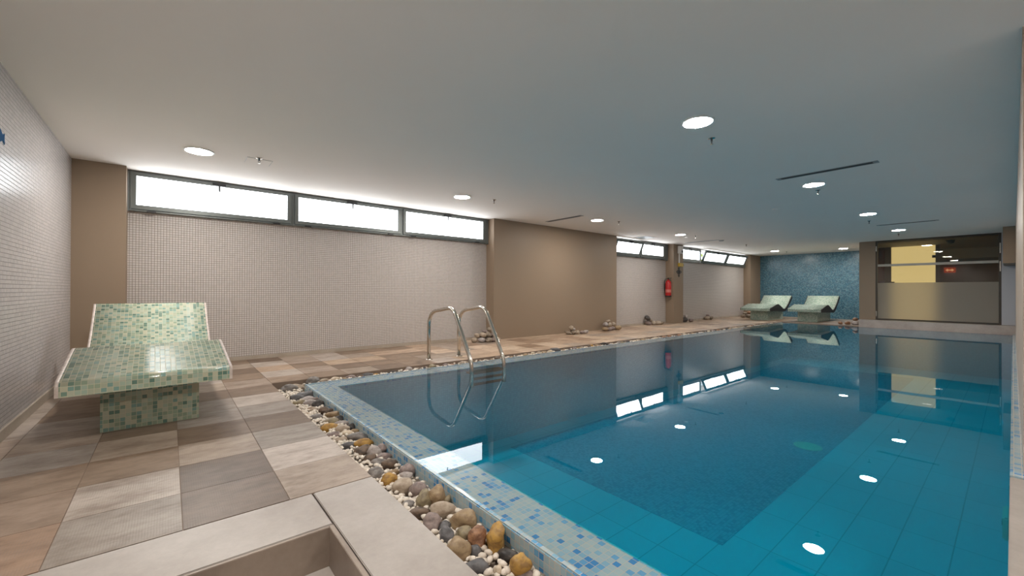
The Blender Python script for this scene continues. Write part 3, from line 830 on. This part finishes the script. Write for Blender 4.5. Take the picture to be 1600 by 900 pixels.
def zA(l):
    for (x, y, w_, h_, k, lab) in l:
        place_rock(400+x/5.625, 590+y/5.625, w_*1.1/5.625, h_*1.1/5.625, k, lab, GA, xr=(TRX, CX0))
zA([
 (205,80,85,46,'grey','grey stone in the corner of the channel, leftmost'),
 (295,95,120,60,'grey','long grey stone near the channel corner'),
 (375,84,86,56,'beige','beige-grey stone near the channel corner, next to the coping tip'),
 (300,50,90,36,'slate','slate stone at the back of the channel corner'),
 (495,147,125,62,'slate','flat blue-grey pointed stone touching the coping near the corner'),
 (362,187,100,56,'slate','slate stone at the kerb, second row from the corner'),
 (378,228,92,56,'olive','olive-tan oval stone at the kerb near the corner'),
 (452,193,90,46,'pale','pale pinkish-grey flat stone in the middle near the corner'),
 (475,230,96,56,'pale','light round pinkish stone near the corner'),
 (548,197,82,44,'mauve','brown-grey stone under the flat pointed one'),
 (552,236,78,56,'dark','charcoal stone against the lip near the corner'),
 (497,280,94,34,'beige','flat beige stone among white pebbles near the corner'),
 (612,296,92,58,'brown','dark brown oval stone left of the golden one'),
 (693,328,116,66,'tan','golden tan oval stone on top of the row, upper channel'),
 (736,366,86,44,'dark','black flat stone right of the golden tan one'),
 (662,388,110,58,'olive','olive-grey oval stone under the golden tan one'),
 (528,350,100,44,'grey','grey-tan flat stone at the kerb among white pebbles'),
 (455,328,48,28,'tan','small dark tan pebble at the kerb'),
 (637,437,126,66,'ochre','ochre elongated stone at the kerb, upper channel'),
 (755,403,110,44,'pale','pale grey flat stone above the beige round one'),
 (757,453,102,68,'beige','beige rounded stone mid channel, left of a black one'),
 (838,438,62,56,'dark','small black stone against the lip'),
 (686,508,92,50,'mauve','purple-grey oval stone at the kerb, mid channel'),
 (800,494,100,48,'cream','cream-grey flat stone mid channel'),
 (892,470,82,40,'tan','tan flat stone against the lip, mid channel'),
 (892,524,122,72,'grey','mid-grey stone above the golden elongated one'),
 (742,550,124,44,'beige','beige elongated flat stone near the kerb'),
 (940,574,150,64,'ochre','golden elongated stone lying across the channel'),
 (985,549,80,36,'slate','slate stone behind the golden elongated one'),
 (940,642,110,84,'brown','dark brown chunky stone below the golden elongated one'),
 (1037,652,104,80,'pale','pale mauve round stone below the golden elongated one'),
 (1102,634,80,76,'mauve','taupe stone against the lip beside the pale mauve round one'),
 (820,600,112,48,'slate','dark slate flat stone near the kerb, left of the chunky brown one'),
 (1000,714,88,74,'brown','brown rounded stone amid white pebbles'),
 (1122,696,112,52,'mauve','taupe flat stone amid white pebbles near the lip'),
 (1082,754,110,66,'grey','grey stone left of the jagged dark one'),
 (1055,852,112,88,'grey','grey lumpy stone at the kerb, above the ochre pair'),
])
# stones in the back channel
GB = 'river stones in the back channel along the deck edge'
hand = [(825,312,95,50,'slate','grey triangular stone rising above the back coping'),(440,372,70,22,'cream','cream flat stone right of the ladder in the back channel'),
 (600,352,44,34,'cream','white-cream stone in the back channel left of the triangular one'),(680,347,60,30,'beige','beige stone left of the triangular one in the back channel'),
 (735,340,60,30,'tan','tan stone touching the triangular one in the back channel'),(930,312,60,26,'tan','tan stone right of the triangular one in the back channel'),
 (1180,274,40,36,'brown','dark brown stone beside an ochre one in the back channel'),(1225,274,50,34,'ochre','ochre stone in the back channel'),
 (1355,252,80,40,'dark','black stone in the back channel before the blind wall'),(1568,226,60,26,'dark','black flat stone at the end of the blind wall in the back channel')]
for (x, y, w_, h_, k, lab) in hand:
    place_rock(740+x/6.667, 500+y/6.667, w_/6.667, h_/6.667, k, lab, GB, bed=BED+.04, yr=(CY1+.05, TRY-.05), sink=1)
for (x, y, w_, h_, k, lab) in [(560,215,120,70,'grey','grey speckled stone in the back channel near the corner'),(690,222,90,44,'beige','beige oval stone in the back channel near the corner'),(790,210,84,40,'cream','cream round stone in the back channel near the corner'),
   (960,185,90,44,'mauve','taupe stone in the back channel above the coping corner'),(1130,160,90,44,'slate','slate stone in the back channel left of the ladder'),(1215,156,60,30,'ochre','ochre stone in the back channel left of the ladder'),(1405,137,80,30,'dark','black flat stone in the back channel left of the ladder'),(1040,172,60,34,'brown','brown stone in the back channel near the corner'),(880,200,70,30,'tan','tan flat stone in the back channel near the corner')]:
    place_rock(400+x/6.667, 560+y/6.667, w_/6.667, h_/6.667, k, lab, GB, bed=BED+.04, yr=(CY1+.045, TRY-.045), sink=1)
rnd = random.Random(11)
x = 2.4
while x < TRE-.1:
    k = rnd.choice(['tan','beige','grey','brown','dark','mauve','olive','pale','cream','cream','rust'])
    r_ = rnd.uniform(.026, .05)
    y = rnd.uniform(CY1+.05, TRY-.05)
    if not any(math.hypot(x-q[0], y-q[1]) < r_+q[2]*.8 for q in ROCKS):
        bm = rock_mesh('s', rnd.random()*50, 2)
        for v in bm.verts: v.co = Vector((v.co.x*r_*1.2, v.co.y*r_, v.co.z*r_*.75))
        me = bpy.data.meshes.new('river_stone'); bm.to_mesh(me); bm.free(); me.materials.append(rockmat(k))
        o = bpy.data.objects.new('river_stone', me); C.objects.link(o); o.location = (x, y, BED+.045+r_*.7); o.rotation_euler = (0,0,rnd.uniform(0,3))
        seg = 'by the ladder' if x < 4.5 else 'before the blind brown wall' if x < 9 else 'before the brown column' if x < 12.6 else 'towards the far loungers'
        nm = dict(dark='black', mauve='taupe', pale='pale grey', rust='rusty').get(k, k)
        tag(o, '%s stone in the back gravel channel %s' % (nm, seg), 'stone', 'small %s stones in the back channel %s' % (nm, seg))
        ROCKS.append((x, y, r_))
    x += rnd.uniform(.07, .15)

# white pebbles: nearest 290 as things, the rest as stuff
pm = []
for k in range(6):
    bm = rock_mesh('p', 60+k*3.3, 2, .2, (1, .72, .62))
    me = bpy.data.meshes.new('white_pebble'); bm.to_mesh(me); bm.free(); me.materials.append(rockmat('white')); pm.append(me)
rnd = random.Random(21); cells = []
yy = .75
while yy < 5.0:
    xx = TRX+.016
    while xx < CX0-.014:
        cells.append((xx+rnd.uniform(-.006,.006), yy+rnd.uniform(-.006,.006))); xx += .0265
    yy += .0265
free = [q for q in cells if not any((q[0]-r0[0])**2+(q[1]-r0[1])**2 < (r0[2]*.84)**2 for r0 in ROCKS)]
near = [q for q in free if q[1] > .98]; near.sort(key=lambda q: q[1])
first = near[:290]; rest = near[290:] + [q for q in free if q[1] <= .98]
for (x, y) in first:
    o = bpy.data.objects.new('white_pebble', rnd.choice(pm)); C.objects.link(o)
    s_ = rnd.uniform(.0135, .0215); o.scale = (s_, s_, s_)
    o.location = (x, y, BED+s_*.5+rnd.choice((0, 0, .012, .02)))
    o.rotation_euler = (rnd.uniform(-.5,.5), rnd.uniform(-.5,.5), rnd.uniform(0, 6.28))
    tag(o, 'small white pebble between the river stones at the near end of the channel', 'pebble', 'white pebbles at the near end of the gravel channel')
# stuff
base = rock_mesh('b', 3.3, 1, .2, (1,.75,.62)); bv = np.array([v.co[:] for v in base.verts]); bf = [[v.index for v in f_.verts] for f_ in base.faces]; base.free()
V = []; Fc = []
def addp(x, y, z, s_):
    a1, a2 = rnd.uniform(0, 6.28), rnd.uniform(-.5, .5)
    Rm = np.array(Matrix.Rotation(a1, 3, 'Z') @ Matrix.Rotation(a2, 3, 'X'))
    o0 = len(V)*len(bv); V.append((bv*s_) @ Rm.T + (x, y, z)); Fc.extend([[i+o0 for i in f_] for f_ in bf])
for (x, y) in rest: 
    s_ = rnd.uniform(.0125, .021); addp(x, y, BED+s_*.5+rnd.choice((0,.01,.02)), s_)
for k in range(1500):
    x = rnd.uniform(CX0, TRE+.02); y = rnd.uniform(CY1+.012, TRY-.012)
    s_ = rnd.uniform(.014, .026); addp(x, y, BED+.048+rnd.uniform(0,.026), s_)
me = bpy.data.meshes.new('white_gravel'); me.from_pydata(np.concatenate(V).tolist(), [], Fc)
for p in me.polygons: p.use_smooth = True
me.materials.append(rockmat('white')); o = bpy.data.objects.new('white_gravel', me); C.objects.link(o)
tag(o, 'white gravel filling the channel around the pool coping', 'gravel', kind='stuff')

# ---------------------------------------------------------------- stone piles by the wall
def pile(cx, cy, spec, lab, grp, keys, seed):
    rr = random.Random(seed)
    for (dx, dy, z_, r_) in spec:
        bm = rock_mesh('s', seed+dx*31+z_*17+dy*7, 2, .28)
        r_ *= 1.06; ax, ay, az = r_*rr.uniform(1, 1.3), r_*rr.uniform(.75, .95), r_*rr.uniform(.7, .85)
        for v in bm.verts: v.co = Vector((v.co.x*ax, v.co.y*ay, v.co.z*az))
        me = bpy.data.meshes.new('rough_stone'); bm.to_mesh(me); bm.free(); me.materials.append(rockmat(rr.choice(keys)))
        o = bpy.data.objects.new('rough_stone', me); C.objects.link(o)
        o.location = (cx+dx, cy+dy, z_+az*.88); o.rotation_euler = (rr.uniform(-.3,.3), rr.uniform(-.3,.3), rr.uniform(0,3))
        tag(o, lab, 'stone', grp)
K1 = ['wall','mauve','beige','pale']
pile(4.80, 6.50, [(-.28,.1,0,.06),(-.17,.0,0,.065),(-.05,-.06,0,.06),(.08,-.06,0,.062),(.2,-.02,0,.055),(-.1,.1,0,.07),(.05,.1,0,.07),(.17,.1,0,.06),(-.12,.03,.10,.06),(.0,.02,.10,.062),(.12,.03,.09,.06),(-.2,.12,.09,.055),(.06,.08,.19,.052),(-.03,.08,.17,.045)],
     'rough grey-brown stone in the big heap in the corner behind the ladder', 'stones of the heap behind the ladder', K1, 1)
pile(7.22, 6.42, [(-.20,.05,0,.06),(-.08,.0,0,.07),(-.1,.06,.1,.06),(.05,.0,0,.06),(.16,-.03,0,.05),(.28,-.05,0,.06),(-.02,.08,.08,.045)],
     'rough stone in the low pile at the middle of the blind brown wall', 'stones of the pile at the middle of the blind wall', K1+['dark'], 2)
pile(8.62, 6.50, [(-.22,.0,0,.07),(-.08,-.03,0,.055),(.06,.0,0,.07),(.24,-.03,0,.08),(-.14,.05,.10,.065),(.0,.04,.10,.06),(.13,.03,.11,.06),(-.05,.05,.2,.05)],
     'rough stone in the pile at the right end of the blind brown wall', 'stones of the pile at the right end of the blind wall', K1+['tan'], 3)
pile(11.1, 6.80, [(-.25,.05,0,.09),(-.27,.05,.15,.09),(-.05,-.02,0,.07),(.12,-.05,0,.07),(.30,-.08,0,.06),(-.1,.04,.1,.05)],
     'rough stone in the small pile before the tiled wall left of the column', 'stones of the pile left of the column', K1+['dark'], 4)
pile(12.95, 6.75, [(-.1,.05,0,.10),(-.05,.0,.14,.07),(.15,-.05,0,.08)],
     'rough stone in the pile just right of the column', 'stones of the pile right of the column', K1+['dark'], 5)
pile(14.65, 6.85, [(-.1,0,0,.08),(.08,-.02,0,.09),(.0,.02,.11,.05)],
     'rough stone in the tiny pile before the far tiled wall', 'stones of the tiny far pile', K1+['dark'], 6)
pile(17.2, 6.42, [(-.25,.0,0,.09),(-.05,-.06,0,.08),(.15,-.03,0,.09),(.3,.05,0,.08),(-.12,.02,.13,.08),(.06,.0,.13,.08),(.2,.04,.13,.07),(-.4,.1,0,.08),(-.3,.1,.12,.07)],
     'rough stone in the heap left of the far loungers', 'stones of the heap left of the far loungers', K1+['rust'], 7)
pile(16.05, 3.12, [(-.1,.10,0,.07),(.05,-.02,0,.08),(.1,.16,0,.06),(-.12,-.10,0,.07),(-.02,-.06,.12,.06),(-.15,.27,0,.06)],
     'rough stone in the pile at the left end of the glass partition plinth', 'stones of the pile by the partition', ['pale','mauve','rust'], 8)
